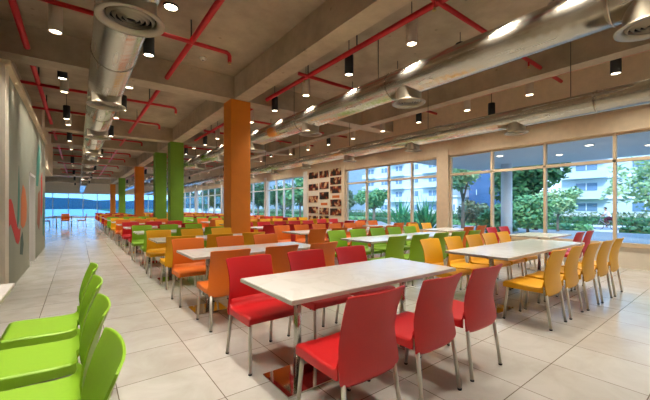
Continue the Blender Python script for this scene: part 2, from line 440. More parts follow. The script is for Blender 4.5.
window(5, 27.0, 34.2, fr(27, 34.2, 3), 'third window past the wall of food photos', M['whitepaint'], M['glass'])
window(6, 34.6, 51.8, fr(34.6, 51.8, 7), 'window at the far corner of the window wall', M['whitepaint'], M['glass'])
for (a, b, lab) in ((5.98, 6.4, 'beige pier between the two big windows'), (11.1, 11.3, 'slim pier on the window side of the food photo wall'), (14.1, 14.45, 'white pier on the far side of the food photo wall'),
                    (18.7, 19.0, 'white pier after the first far window'), (26.6, 27.0, 'white pier after the second far window'), (34.2, 34.6, 'white pier after the third far window')):
    struct('column', MB().box(X_WIN - 0.06, X_WIN + 0.2, a, b, SILL - 0.5, WTOP + 0.2), M['plaster'] if a < 12 else M['whitepaint'], lab, 'pier')

# end wall of the hall, all glass
ew = MB(); ew.box(-4, X_WIN, Y_END, Y_END + 0.2, 3.1, Z_SLAB); ew.box(-4, X_WIN, Y_END, Y_END + 0.2, 0, 0.08)
struct('wall_end', ew, M['plaster'], 'beige band above the glazed far end', 'wall')
we = empty('window_7', (-4, Y_END + 0.08, 0.08)); tag(we, 'blue glazed wall closing the far end of the hall', 'window', kind='structure')
f = MB()
for x in [0.05 + 13.4 * i / 9 for i in range(10)]: f.box(x - 0.04, x + 0.04, -0.05, 0.05, 0, 3.02)
f.box(0, 13.5, -0.05, 0.05, 2.94, 3.02); f.box(0, 13.5, -0.05, 0.05, 0, 0.06)
f.build('window_frame', M['whitepaint'], we)
for i in range(9):
    MB().box(0.05 + 13.4 * i / 9, 0.05 + 13.4 * (i + 1) / 9, -0.004, 0.004, 0.03, 2.97).build('pane', M['glass_blue'], we)

# photo wall
pw = MB(); pw.box(X_WIN - 0.02, X_WIN + 0.1, 11.3, 14.1, SILL - 0.4, WTOP + 0.05)
struct('wall_photo_panel', pw, M['cream'], 'cream panel carrying rows of food photographs', 'wall')
rown = ['top', 'second', 'third', 'fourth', 'fifth', 'sixth']
PRINTS = [('far', 13.56, 0.80, 16.57, (175.5, 187.3, 199.2, 210, 219.0), ()), ('middle', 12.66, 0.72, 15.83, (174.2, 185.5, 195.5, 211.2, 219.5), (204,)),
          ('window-side', 11.76, 0.80, 15.1, (172, 180.8, 189.5, 203, 212), (196.6,))]
for cname, yc, pw_, dd, ys, caps_ in PRINTS:
    for ri, py in enumerate(ys):
        zc = 1.34 + (207 - py) / 326 * dd; ph_ = 0.33
        p = MB(); p.box(-0.0125, 0.0125, -pw_ / 2, pw_ / 2, -ph_ / 2, ph_ / 2, 0.004)
        o = p.build('food_photo', M['photo'], None, (X_WIN - 0.0325, yc, zc))
        tag(o, f'food photograph, {rown[ri]} print down in the {cname} column of the photo wall', 'picture', 'food photographs on the photo wall')
    for py in caps_:
        zc = 1.34 + (207 - py) / 326 * dd
        o = MB().box(-0.004, 0.004, -0.26, 0.26, -0.06, 0.06).build('caption_plate', M['orange_paint'], None, (X_WIN - 0.024, yc, zc))
        tag(o, f'small reddish caption strip in the {cname} column of the photo wall', 'sign')

# ------------------------------------------------------------------ ducts
def diffuser(parent, x, y, ztop, zbot, r):
    mb = MB(); s = r / 0.30
    mb.lathe([(0.225 * s, ztop - zbot), (0.225 * s, 0.05), (0.235 * s, 0.03), (0.30 * s, 0.0), (0.295 * s, -0.012), (0.235 * s, 0.0), (0.225 * s, 0.02)], seg=36)
    d = mb.build('diffuser', M['duct'] if False else M['ductwhite'], parent, (x, y, zbot))
    ring = MB()
    for rr in (0.185, 0.135, 0.09, 0.045):
        ring.lathe([(rr * s, 0.004), ((rr + 0.022) * s, 0.028), ((rr + 0.018) * s, 0.034), ((rr - 0.006) * s, 0.01), (rr * s, 0.004)], seg=30)
    ring.build('diffuser_ring', M['ductwhite'], d)
    shade_disc = MB(); shade_disc.disc(0.222 * s, 0.06, seg=30); shade_disc.build('gap_shade_disc', M['darkgap'], d)  # dark disc across the neck, shade put into its colour

def duct(cx, cz, r, y0, y1, flanges, diffs, zd, dr, label, hang):
    t = empty('air_duct', (0, 0, cz)); tag(t, label, 'duct', 'round ventilation ducts')
    t.location = (cx, y0, cz)
    MB().tube([(0, 0, 0), (0, y1 - y0, 0)], r, 40).build('duct_pipe', M['duct'], t)
    for y in flanges:
        MB().tube([(0, y - y0 - 0.012, 0), (0, y - y0 + 0.012, 0)], r + 0.012, 40).build('flange', M['duct'], t)
    for y in diffs: diffuser(t, 0, y - y0, cz - r * 0.55, zd - cz, dr)
    for y in hang:
        for s in (-1, 1):
            MB().tube([(s * r * 1.0, y - y0, 0), (s * r * 1.0, y - y0, Z_SLAB - cz)], 0.006, 6).build('hanger_rod', M['black'], t)
    # fix diffuser local heights
    return t
_d = diffuser
def diffuser(parent, x, y, ztop, zbot, r):            # heights given in the duct's own frame
    _d(parent, x, y, ztop, zbot, r)
def rng(a, b, s):
    out = []
    while a < b: out.append(a); a += s
    return out
def make_duct(cx, cz, r, first, step, zd, dr, ff, label):
    t = empty('air_duct', (cx, Y_BACK, cz)); tag(t, label, 'duct', 'round ventilation ducts')
    L = Y_END - Y_BACK
    MB().tube([(0, 0.02, 0), (0, L - 0.02, 0)], r, 40).build('duct_pipe', M['duct'], t)
    for y in rng(ff, 30, 1.57 * 2): MB().tube([(0, y - Y_BACK - 0.01, 0), (0, y - Y_BACK + 0.01, 0)], r + 0.012, 40).build('flange', M['duct'], t)
    for y in rng(first, 34, step): diffuser(t, 0, y - Y_BACK, -r * 0.6 - 0.0, zd - cz, dr)
    for y in rng(ff + 0.4, 24, 3.14):
        MB().tube([(0, y - Y_BACK, r), (0, y - Y_BACK, Z_SLAB - cz)], 0.007, 6).build('hanger_rod', M['black'], t)
    return t
_old = _d
def _d(parent, x, y, ztop, zbot, r):
    s = r / 0.30
    mb = MB()
    mb.lathe([(0.225 * s, ztop - zbot), (0.225 * s, 0.05), (0.235 * s, 0.03), (0.30 * s, 0.004), (0.298 * s, -0.010), (0.235 * s, 0.004), (0.226 * s, 0.03)], seg=36)
    d = mb.build('diffuser', M['ductwhite'], parent, (x, y, zbot))
    ring = MB()
    for rr in (0.185, 0.135, 0.09, 0.045):
        ring.lathe([(rr * s, 0.0), ((rr + 0.026) * s, 0.026), ((rr + 0.020) * s, 0.032), ((rr - 0.008) * s, 0.008), (rr * s, 0.0)], seg=30)
    ring.build('diffuser_ring', M['ductwhite'], d)
    MB().disc(0.222 * s, 0.06, seg=30).build('gap_shade_disc', M['darkgap'], d)  # dark disc behind the rings, painted as the shade of the hollow neck
make_duct(0.38, 3.36, 0.25, 0.28, 3.10, 3.01, 0.275, 1.9, 'silver round air duct over the aisle with disc diffusers underneath')
make_duct(4.72, 3.60, 0.25, 0.65, 3.10, 3.20, 0.295, 0.95, 'silver round air duct over the long middle tables')
make_duct(7.40, 3.22, 0.19, 0.40, 2.66, 2.91, 0.225, 1.7, 'slimmer silver air duct running close to the windows')

# ------------------------------------------------------------------ sprinkler pipes
ZP = 4.37
def pipe_main(x, label):
    t = empty('sprinkler_pipe', (x, Y_BACK, ZP)); tag(t, label, 'pipe', 'red sprinkler pipes')
    MB().tube([(0, 0.02, 0), (0, 46, 0)], 0.05, 14).build('pipe_run', M['pipe'], t)
    for y in [1.0, 2.86, 4.6, 6.26, 10.66, 13.16, 17.26, 21.56, 24.26]:
        MB().tube([(0, y - Y_BACK, 0), (0, y - Y_BACK, Z_SLAB - ZP)], 0.013, 8).build('hanger_rod', M['black'], t)
pipe_main(-0.77, 'red sprinkler main running along above the mural wall')
pipe_main(1.66, 'red sprinkler main between the aisle duct and the pillars')
pipe_main(4.25, 'red sprinkler main just past the pillars')
pipe_main(8.66, 'red sprinkler main tucked behind the beam by the windows')
branches = [2.8, 6.2, 10.6, 13.1, 17.2, 21.5, 24.2, 28.5, 33.0, 36]
for i, y in enumerate(branches):
    for (a, b, w) in ((-1.1, 2.36, 'aisle'), (3.95, 9.2, 'dining tables')):
        if w != 'aisle' and i > 6: continue
        t = empty('sprinkler_branch', (a, y, ZP - 0.03)); tag(t, f'red sprinkler cross pipe above the {w}, {ORD[i + 1]} one down the hall', 'pipe', 'red sprinkler cross pipes')
        L = b - a
        pts = [(0, 0, 0), (L - 0.06, 0, 0), (L - 0.02, 0, -0.02), (L, 0, -0.06), (L, 0, -0.17)] if w == 'aisle' else [(0, 0, 0), (L, 0, 0)]
        MB().tube(pts, 0.038, 12).build('pipe_run', M['pipe'], t)
        hx = [L] if w == 'aisle' else [0.15, 1.75, 3.4]
        for x in hx:
            z0 = -0.17 if w == 'aisle' else 0
            h = MB()
            if w != 'aisle': h.tube([(x, 0, 0), (x, 0, -0.12)], 0.018, 8); z0 = -0.12
            hd = h.build('pipe_drop', M['pipe'], t) if w != 'aisle' else None
            MB().tube([(x, 0, z0), (x, 0, z0 - 0.035)], 0.016, 8).tube([(x, 0, z0 - 0.035), (x, 0, z0 - 0.042)], 0.03, 10).build('sprinkler_head', M['brass'], hd or t)

# ------------------------------------------------------------------ cylinder downlights
def spot(loc, power, size=math.radians(118), col=(1.0, 0.92, 0.80)):
    l = bpy.data.lights.new('downlight_beam', 'SPOT'); l.energy = power; l.color = col; l.spot_size = size; l.spot_blend = 0.85; l.shadow_soft_size = 0.09
    o = bpy.data.objects.new('downlight_beam', l); COL.objects.link(o); o.location = loc
    return o
def light_proto(kind):
    t = empty('cylinder_downlight')
    b = MB(); b.lathe([(0.0, 0.40), (0.085, 0.40), (0.088, 0.39), (0.088, 0.0), (0.076, 0.0), (0.072, 0.02)], seg=24)
    b.build('lamp_housing', M['black'] if kind == 'black' else M['lampwhite'], t)
    MB().disc(0.073, 0.012, seg=20).build('lens', M['lamp'], t)
    MB().tube([(0, 0, 0.39), (0, 0, Z_SLAB - 3.90)], 0.008, 6).build('stem', M['black'], t)
    return t
PROTO_L = {k: light_proto(k) for k in ('black', 'white')}
used_l = {'black': False, 'white': False}
def downlight(kind, x, y, label, power, z=3.90, cone=116):
    t = PROTO_L[kind] if not used_l[kind] else copy_tree(PROTO_L[kind])
    used_l[kind] = True
    t.location = (x, y, z)
    tag(t, label, 'light', 'cylinder downlights')
    if power:
        s = spot((0, 0, -0.03), power, math.radians(cone)); s.parent = t
PW = 70.0
lines = [(-0.27, 0.15, 2.05, 'row along the mural wall', ['white', 'black'], 3.97, 92),
         (0.98, 0.15, 2.05, 'row beside the aisle duct', ['black', 'white'], 3.97, 88),
         (4.40, 0.29, 1.57, 'row just past the pillars', ['black', 'white'], 4.03, 112),
         (6.0, 0.35, 1.58, 'row between the two dining ducts', ['white', 'black'], 4.16, 116),
         (8.5, 0.12, 1.55, 'row closest to the windows', ['white', 'black', 'white'], 3.98, 130)]
for li, (x, y0, st, lab, kk, zl, cone) in enumerate(lines):
    y = y0 - st * 2; n = 0
    while y < 51:
        far = y > 16
        # beams are in the way of the housings at the pillars
        yy = y; zz = zl
        for by in [0.2] + cols_y:
            if by - 0.12 < yy < by + 0.62: yy = by + 0.75; zz = 4.12
        for bb in (2.8, 6.2, 10.6, 13.1, 17.2, 21.5, 24.2, 28.5, 33.0, 36):
            if abs(yy - bb) < 0.15: yy = bb + 0.16
        if li < 2 and kk[(n + 1) % len(kk)] == 'white' and yy > 9: zz = 4.2
        n += 1
        behind = y < -0.5
        kind = kk[n % len(kk)]
        step = st if not far else st * 2 if st < 3 else st
        downlight(kind, x, yy, f'{kind} cylinder downlight, {ORD[n]} in the ceiling {lab}', PW * step / 1.58, zz, cone)
        y += step

downlight('black', 8.9, 4.3, 'black cylinder downlight hanging lowest, right beside the window wall', 0, 3.74)
# wall washer strip fixtures above the mural
for i, y in enumerate((7.5, 8.5, 9.5, 11.3, 12.3, 13.3)):
    t = empty('wall_washer', (X_LEFT + 0.045, y, 3.42)); tag(t, f'tiny recessed wall washer lamp, {ORD[i + 1]} along the top of the mural wall', 'light', 'wall washers over the mural')
    MB().lathe([(0.0, 0.0), (0.024, 0.0), (0.025, -0.012), (0.019, -0.012), (0.016, -0.002)], seg=16).build('lamp_ring', M['lampwhite'], t)
    MB().disc(0.016, -0.003, seg=12).build('lens', M['lamp'], t)
    s = spot((0, 0, -0.03), 22, math.radians(70)); s.parent = t
# two glowing recessed ceiling lamps near the far end
for i, (x, y) in enumerate(((0.2, 44.5), (2.0, 44.5))):
    t = empty('recessed_downlight', (x, y, 4.76)); tag(t, ['recessed ceiling lamp before the far glazing, on the mural side', 'recessed ceiling lamp before the far glazing, on the pillar side'][i], 'light', 'recessed lamps at the far end')
    MB().lathe([(0.0, 0.018), (0.16, 0.018), (0.16, -0.01), (0.13, -0.01)], seg=20).build('lamp_ring', M['black'], t)
    MB().disc(0.14, -0.004).build('lens', M['lamp'], t)
    s = spot((0, 0, -0.05), 60); s.parent = t
t = empty('recessed_downlight', (1.27, 6.05, Z_SLAB)); tag(t, 'round recessed spotlight in the slab beside the aisle duct', 'light')
MB().lathe([(0.0, 0.0), (0.125, 0.0), (0.125, -0.02), (0.1, -0.02)], seg=20).build('lamp_ring', M['black'], t)
MB().disc(0.105, -0.015).build('lens', M['lamp'], t)
t = empty('smoke_detector', (2.3, 7.7, Z_SLAB)); tag(t, 'small round white smoke detector on the slab near the wide orange pillar', 'smoke detector')
MB().lathe([(0.0, -0.05), (0.05, -0.05), (0.07, -0.03), (0.075, 0.0)], seg=20).build('housing', M['whitepaint'], t)
MB().lathe([(0.0, -0.06), (0.02, -0.058), (0.025, -0.048)], seg=12).build('sensor', M['black'], t)

# ------------------------------------------------------------------ chairs
US = [(-1.0, 1.0), (-1.0, 0.5), (-0.998, 0.12), (-0.975, 0.02)] + [(u, 0.0) for u in (-0.92, -0.78, -0.6, -0.35, -0.12, 0.12, 0.35, 0.6, 0.78, 0.92)] + [(0.975, 0.02), (0.998, 0.12), (1.0, 0.5), (1.0, 1.0)]
UB = [(u, 0.0) for u in (-1.0, -0.985, -0.94, -0.84, -0.65, -0.4, -0.14, 0.14, 0.4, 0.65, 0.84, 0.94, 0.985, 1.0)]
SEAT = [(.228, .402, .218), (.240, .405, .224), (.246, .424, .226), (.247, .440, .227), (.240, .449, .228), (.22, .453, .229), (.15, .452, .230), (.05, .446, .231), (-.06, .441, .231), (-.135, .443, .230),
        (-.178, .454, .228), (-.204, .478, .226), (-.217, .515, .222)]
BACK = [(-.200, .350, .222), (-.216, .352, .232), (-.226, .376, .238), (-.229, .45, .237), (-.229, .52, .232), (-.231, .58, .227), (-.239, .64, .224), (-.253, .71, .223), (-.272, .78, .225),
        (-.291, .835, .229), (-.299, .857, .231), (-.302, .866, .229)]
BF = [.012, .014, .018, .028, .040, .047, .048, .046, .042, .040, .039, .038]
def seat_point(i, c):
    u, d = c; y, z, w = SEAT[i]; a = abs(u)
    if i >= 4: z = z * (1 - d) + 0.390 * d
    elif d > 0: z = min(z, z * (1 - d) + 0.390 * d)
    if i > 3: z -= 0.007 * (1 - a * a)
    if i >= 10:
        y += 0.05 * a ** 2.4 * (i - 9) / 3.0
    return Vector((w * u, y, z))
def back_point(i, c):
    u, d = c; y, z, w = BACK[i]; a = abs(u)
    y += BF[i] * a ** 2.3
    if i >= 9: z -= 0.010 * a ** 8 - 0.004 * a ** 2
    if i <= 2: z += 0.020 * a ** 6
    return Vector((w * u, y, z))
def grid(bm, fn, rows, th, US=US):
    """a curved sheet with a real thickness"""
    P = [[fn(i, u) for u in US] for i in rows]
    nr, nc = len(P), len(US)
    def nrm(i, j):
        a = P[min(i + 1, nr - 1)][j] - P[max(i - 1, 0)][j]; b = P[i][min(j + 1, nc - 1)] - P[i][max(j - 1, 0)]
        n = a.cross(b)
        return n.normalized() if n.length > 1e-9 else Vector((0, 0, 1))
    A = [[bm.verts.new(P[i][j]) for j in range(nc)] for i in range(nr)]
    B = [[bm.verts.new(P[i][j] + nrm(i, j) * th) for j in range(nc)] for i in range(nr)]
    def q(v):
        f = bm.faces.new(v); f.smooth = True; return f
    for i in range(nr - 1):
        for j in range(nc - 1):
            fs = (q([A[i][j], A[i][j + 1], A[i + 1][j + 1], A[i + 1][j]]), q([B[i][j], B[i + 1][j], B[i + 1][j + 1], B[i][j + 1]]))
            if len(US) == 18 and (j < 2 or j >= nc - 3 or i < 3):
                for f in fs: f.smooth = False
    def rim(a, b):
        for k in range(len(a) - 1):
            f = bm.faces.new([a[k], b[k], b[k + 1], a[k + 1]]); f.smooth = False
    rim(A[0], B[0]); rim(list(reversed(A[-1])), list(reversed(B[-1])))
    rim([r[0] for r in reversed(A)], [r[0] for r in reversed(B)]); rim([r[-1] for r in A], [r[-1] for r in B])
LEGS = [(sx, sy) for sy in (1, -1) for sx in (-1, 1)]
def leg_ends(sx, sy):
    return (sx * 0.204, 0.205 if sy > 0 else -0.190, 0.425), (sx * 0.222, 0.245 if sy > 0 else -0.247, 0.004)
CM = {}
def chair_meshes(c):
    s = MB(); grid(s.bm, seat_point, range(len(SEAT)), 0.006); seat = s.mesh('seat', PL[c])
    b = MB(); grid(b.bm, back_point, range(len(BACK)), 0.008, UB); back = b.mesh('backrest', PL[c])
    j = MB(); grid(j.bm, seat_point, range(len(SEAT)), 0.006); grid(j.bm, back_point, range(len(BACK)), 0.008, UB); j.mi = 1
    for l in LEGS:
        p, q = leg_ends(*l); j.tube([p, q], 0.0145, 8, 0.0135)
    far = j.mesh('dining_chair', [PL[c], M['legmetal']])
    return seat, back, far
LEG_ME = []
for l in LEGS:
    p, q = leg_ends(*l)
    cap = MB(); d = (Vector(q) - Vector(p)).normalized()
    LEG_ME.append((MB().tube([p, Vector(q) - d * 0.006], 0.0145, 14, 0.0135).mesh('leg', M['legmetal']),
                   cap.tube([Vector(q) - d * 0.014, Vector(q)], 0.0152, 12).mesh('foot_cap', M['foot'])))
for c in PL: CM[c] = chair_meshes(c)
PROTO_C = {}
def make_chair(c, level):
    if level == 2:
        return link('dining_chair', CM[c][2])
    t = empty('dining_chair')
    link('seat', CM[c][0], t); link('backrest', CM[c][1], t)
    for lm, fm in LEG_ME:
        l = link('leg', lm, t)
        if level == 0: link('foot_cap', fm, l)
    return t
def place_chair(c, level, x, y, rz, label, group):
    k = (c, level)
    if k not in PROTO_C:
        t = PROTO_C[k] = make_chair(c, level)
    else:
        t = copy_tree(PROTO_C[k])
    t.location = (x, y, 0); t.rotation_euler = (0, 0, rz)
    tag(t, label, 'chair', group)
    return t

# ------------------------------------------------------------------ tables
def make_table(L, W, peds, plate=0.4):
    t = empty('dining_table')
    top = MB(); top.box(-L / 2, L / 2, -W / 2, W / 2, 0.722, 0.75, 0.003); top.build('tabletop', M['marble'], t)
    e = MB(); z0, z1 = 0.719, 0.745; o = 0.0035
    e.box(-L / 2 - o, L / 2 + o, -W / 2 - o, -W / 2 + 0.002, z0, z1); e.box(-L / 2 - o, L / 2 + o, W / 2 - 0.002, W / 2 + o, z0, z1)
    e.box(-L / 2 - o, -L / 2 + 0.002, -W / 2, W / 2, z0, z1); e.box(L / 2 - 0.002, L / 2 + o, -W / 2, W / 2, z0, z1)
    e.build('edge_band', M['edge'], t)
    for x in peds:
        p = MB(); p.tube([(x, 0, 0.012), (x, 0, 0.70)], 0.030, 20); p.box(x - 0.16, x + 0.16, -0.16, 0.16, 0.70, 0.719)
        ped = p.build('pedestal', M['chrome'], t)
        MB().box(x - plate / 2, x + plate / 2, -plate / 2, plate / 2, 0, 0.014, 0.004).build('base_plate', M['polished'], ped)
    return t
BLOCKS = {
 'aisle': dict(xc=2.0, L=1.85, W=0.81, seats=[-0.675, -0.025, 0.605], y0=2.165, peds=[-0.63, 0.63], tl='aisle-side', n=14,
    col=['red', 'orange', 'yellow', 'green', 'red', 'orange', 'yellow', 'green', 'orange', 'red', 'yellow', 'red', 'orange', 'red']),
 'middle': dict(xc=5.34, L=2.78, W=0.81, seats=[-1.07, -0.48, 0.11, 0.67, 1.23], y0=2.125, peds=[-0.95, 0.95], tl='long middle', n=14,
    col=['yellow', 'green', 'orange', 'red', 'yellow', 'orange', 'green', 'red', 'yellow', 'orange', 'red', 'yellow', 'orange', 'red']),
 'window': dict(xc=7.89, L=1.24, W=0.8, seats=[-0.29, 0.31], y0=2.8, peds=[0.0], tl='short window-side', n=13,
    col=['red', 'orange', 'orange', 'red', 'yellow', 'red', 'orange', 'red', 'yellow', 'orange', 'red', 'yellow', 'orange'])}
HIDDEN = set()   # chairs and tables the photograph shows nothing of are left out
PITCH = 2.2
for bk, B in BLOCKS.items():
    proto = None
    for r in range(B['n']):
        yc = B['y0'] + PITCH * r
        if ('table', bk, r) not in HIDDEN:
            if proto is None: proto = t = make_table(B['L'], B['W'], B['peds'])
            else: t = copy_tree(proto)
            t.location = (B['xc'], yc, 0)
            tag(t, f"white-topped {B['tl']} table with chrome pedestal, {ORD[r + 1]} one back, among {B['col'][r]} chairs", 'table', 'white cafeteria tables')
        level = 0 if r < 2 else 1 if r < 5 else 2
        for si, sx in enumerate(B['seats']):
            for side in ('near', 'far'):
                if (bk, r, si, side) in HIDDEN: continue
                c = B['col'][r]
                if bk == 'window' and r == 1 and side == 'far': c = 'yellow'
                dx = 0.03 if side == 'near' else -0.015
                if bk == 'middle': dx = (0.03 if r == 0 else -0.1) if side == 'near' else -0.13
                yy = yc - (0.54 if bk == 'middle' else 0.61) if side == 'near' else yc + 0.51
                if bk == 'middle' and side == 'near': yy -= 0.018 * si
                if bk == 'window': dx = 0
                if bk == 'window': yy = yc - 0.55 if side == 'near' else yc + 0.62
                jit = (R.random() - 0.5) * 0.03
                place_chair(c, level, B['xc'] + sx + dx, yy + (R.random() - 0.5) * 0.02, (0 if side == 'near' else PI) + jit,
                            f"{c} plastic chair, {ORD[si + 1]} from the aisle, {side} side of the {ORD[r + 1]} {B['tl']} table",
                            f"chairs at the {B['tl']} tables")
# the table across the aisle with its four green chairs
t = make_table(2.5, 0.81, [-0.8, 0.8]); t.location = (-0.80, 2.23, 0); t.rotation_euler = (0, 0, PI / 2)
tag(t, 'white table at the mural side of the aisle, lined by lime green chairs', 'table', 'white cafeteria tables')
for i, y in enumerate((1.33, 1.96, 2.58, 3.22)):
    place_chair('green', 0, -0.172, y, PI / 2, ['lime green chair cut off by the bottom edge, first of the four in the row', 'lime green chair second in the row of four across the aisle',
                'lime green chair third in the row of four across the aisle', 'lime green chair at the far end of the row of four across the aisle'][i], 'lime green chairs across the aisle')
# small group by the far glazing
t = make_table(1.5, 0.8, [-0.4, 0.4]); t.location = (-0.75, 28.2, 0); tag(t, 'lone white table standing in the aisle before the far glazing', 'table', 'white cafeteria tables')
for i, (x, y, rz, c) in enumerate(((-1.72, 28.2, -PI / 2, 'red'), (-0.7, 28.85, PI, 'orange'), (0.22, 28.2, PI / 2, 'orange'))):
    place_chair(c, 2, x, y, rz, ['red chair at the mural end of the lone far table', 'orange chair behind the lone far table',
                'orange chair at the pillar end of the lone far table'][i], 'chairs round the lone far table')

# ------------------------------------------------------------------ outside
GZ = -0.42
struct('ground_lawn', MB().box(X_WIN + 0.2, 150, -120, 400, GZ - 0.3, GZ), M['lawn'], 'lawn and ground outside the windows', 'ground')
struct('ground_plaza', MB().box(-150, X_WIN + 0.2, Y_END + 0.3, 400, GZ - 0.3, GZ + 0.01), M['plaza'], 'pale open ground beyond the far glazing', 'ground')
struct('path_terrace', MB().box(X_WIN + 0.2, 27.6, -60, 60, GZ - 0.1, -0.3), M['paving'], 'grey blue paved terrace right outside the windows', 'path')
struct('road', MB().box(29.8, 36.5, -120, 200, GZ, GZ + 0.02), M['road'], 'grey road the cyclist rides on', 'road')
struct('kerb', MB().box(36.5, 36.95, -120, 200, GZ, GZ + 0.16), M['kerb'], 'white kerb on the far side of the road', 'kerb')
struct('kerb', MB().box(29.4, 29.8, -120, 200, GZ, GZ + 0.14), M['kerb'], 'white kerb on the near side of the road', 'kerb')
struct('wall_garden', MB().box(47.0, 47.3, -120, 200, GZ, 0.55), M['kerb'], 'low white garden wall in front of the apartments', 'wall')
# canopy
cp = MB(); cp.box(X_WIN + 0.25, 16.2, -14, 8.7, 3.2, 3.75)
struct('canopy', cp, M['soffit'], 'blue grey canopy soffit outside the windows', 'canopy')
for i, (x, y) in enumerate(((14.9, 6.55), (14.9, -1.5))):
    struct('canopy_column', MB().tube([(x, y, -0.3), (x, y, 3.2)], 0.22, 28), M['kerb'], ['round white canopy column outside the tall window', 'round white canopy column past the frame edge'][i], 'pillar')
for i, (x, y) in enumerate(((12.2, 3.0), (12.2, 5.6), (13.6, 4.2), (13.6, 1.9))):
    t = empty('canopy_downlight', (x, y, 3.2)); tag(t, f'round lamp set in the canopy soffit outside, {ORD[i + 1]} of four', 'light', 'canopy lamps')
    MB().lathe([(0.0, 0.0), (0.13, 0.0), (0.13, -0.02), (0.1, -0.02)], seg=20).build('lamp_ring', M['whitepaint'], t)
    MB().disc(0.105, -0.012).build('lens', M['lamp'], t)
    s = spot((0, 0, -0.06), 150, math.radians(150), (0.92, 0.96, 1.0)); s.parent = t

def building(x0, x1, y0, y1, floors, fh, label, m_wall, m_win, bays, balcony=True, bands=True):
    t = empty('apartment_building', (x0, (y0 + y1) / 2, GZ)); tag(t, label, 'building', 'buildings outside')
    W = y1 - y0; hw = W / 2; Hh = floors * fh
    MB().box(0.15, x1 - x0, -hw, hw, 0, Hh + 0.8).build('wall', m_wall, t)
    MB().box(-0.3, x1 - x0 + 0.2, -hw - 0.3, hw + 0.3, Hh + 0.8, Hh + 1.1).build('roof', m_wall, t)
    for fl in range(floors):
        if bands: MB().box(-0.1, 0.2, -hw, hw, fl * fh - 0.12 if fl else 0, fl * fh + 0.14).build('floor_band', M['kerb'], t)
        for b in range(bays):
            c = -hw + W * (b + 0.5) / bays; ww = W / bays * 0.2
            w = MB().box(0.05, 0.2, c - ww, c + ww, fl * fh + 1.2, fl * fh + 2.3).build('window', m_win, t)
            MB().box(0.0, 0.06, c - 0.05, c + 0.05, fl * fh + 1.2, fl * fh + 2.3).build('window_bar', M['kerb'], w)
        if balcony:
            for b in range(0, bays, 2):
                c = -hw + W * (b + 0.5) / bays; ww = W / bays * 0.4
                bb = MB(); bb.box(-1.3, 0.15, c - ww, c + ww, fl * fh - 0.08, fl * fh + 0.1); bb.box(-1.3, -1.18, c - ww, c + ww, fl * fh + 0.1, fl * fh + 0.95)
                if fl: bb.build('balcony', M['bldg'], t)
building(60, 72, -26, 18.3, 6, 3.0, 'pale apartment block with balconies behind the cyclist', M['bldg'], M['bldg_win'], 7)
building(64, 76, 29.0, 35.6, 6, 3.0, 'dark blue glass office block between the trees', M['bldg_blue'], M['bldg_blue'], 2, False, False)
building(61, 70, 36.4, 38.2, 1, 3.0, 'low white garage block beside the blue office', M['kerb'], M['bldg_win'], 1, False)
building(60, 72, 39.2, 62.0, 7, 3.0, 'pale blue apartment block behind the round tree', M['bldg'], M['bldg_win'], 5)
building(60, 72, 74, 110, 6, 3.0, 'pale apartment block seen through the windows past the photo wall', M['bldg2'], M['bldg_win'], 6)
building(60, 72, 122, 190, 4, 3.0, 'low grey apartment block furthest along the road', M['bldg2'], M['bldg_win'], 8)

def tree(x, y, th, cz, rad, nleaf, ls, m, label, tr=0.14, clumps=14, group='trees outside'):
    t = empty('tree', (x, y, GZ)); tag(t, label, 'tree', group)
    tk = MB(); tk.tube([(0, 0, 0), (0.05, 0.04, th * 0.5), (0.0, 0.0, th)], tr, 9, tr * 0.6)
    cs = []
    for k in range(clumps):
        v = Vector((R.gauss(0, 1), R.gauss(0, 1), R.gauss(0, 1))).normalized() * (R.random() ** 0.4) * 0.72
        cs.append(Vector((v.x * rad[0], v.y * rad[1], cz + v.z * rad[2])))
    for c in cs[:6]: tk.tube([(0, 0, th * 0.8), (c.x * 0.5, c.y * 0.5, (th * 0.8 + c.z) * 0.5 + 0.1), c], tr * 0.45, 6, tr * 0.12)
    tk.build('trunk', M['bark'], t)
    lf = MB()
    cr = min(rad) * 0.48
    for _ in range(nleaf):
        c = R.choice(cs)
        d = Vector((R.gauss(0, 1), R.gauss(0, 1), R.gauss(0, 0.85))).normalized() * cr * (0.55 + 0.5 * R.random())
        p = c + d
        a = Vector((R.gauss(0, 1), R.gauss(0, 1), R.gauss(0, 0.6))).normalized(); b = a.cross(d + Vector((0, 0, 0.01))).normalized()
        s = ls * (0.6 + 0.8 * R.random())
        lf.poly([p - a * s, p + b * s * 0.5, p + a * s, p - b * s * 0.5])
    lf.build('crown', m, t, normals=False)
    return t
def at(px, X):
    """world Y on the sight line through picture column px at world X"""
    u = (px - 325) / 326.0
    d = X / (0.6039 + 0.7971 * u); return d * (0.7971 - 0.6039 * u)
# right window
tree(31.5, at(536, 31.5), 2.6, 5.0, (2.0, 2.2, 3.4), 4600, 0.28, M['leaf_dark'], 'tall dark green tree between the white column and the apartment block', 0.2, 26)
tree(41.8, at(517, 41.8), 2.4, 4.6, (2.8, 2.8, 3.2), 3800, 0.28, M['leaf_dark'], 'dense dark tree just behind the round white canopy column', 0.2, 20)
tree(25.8, at(558, 25.8), 1.4, 2.3, (1.5, 1.5, 1.0), 1600, 0.13, M['leaf_light'], 'low pale green bushy tree at the foot of the tall dark tree', 0.09, 12)
tree(22, at(655, 22), 1.8, 3.1, (1.7, 2.0, 1.7), 2000, 0.13, M['leaf_light'], 'light yellow green tree beside the cyclist, cut by the frame edge', 0.08, 16)
tree(19, at(463, 19), 2.6, 3.8, (1.2, 1.2, 1.3), 900, 0.16, M['leaf_light'], 'slim bright green tree next to the beige pier', 0.13, 9)
tree(22.3, at(477, 22.3), 0.7, 1.4, (1.6, 1.7, 1.0), 1800, 0.14, M['leaf_olive'], 'round olive bush in front of the blue office block', 0.1, 12)
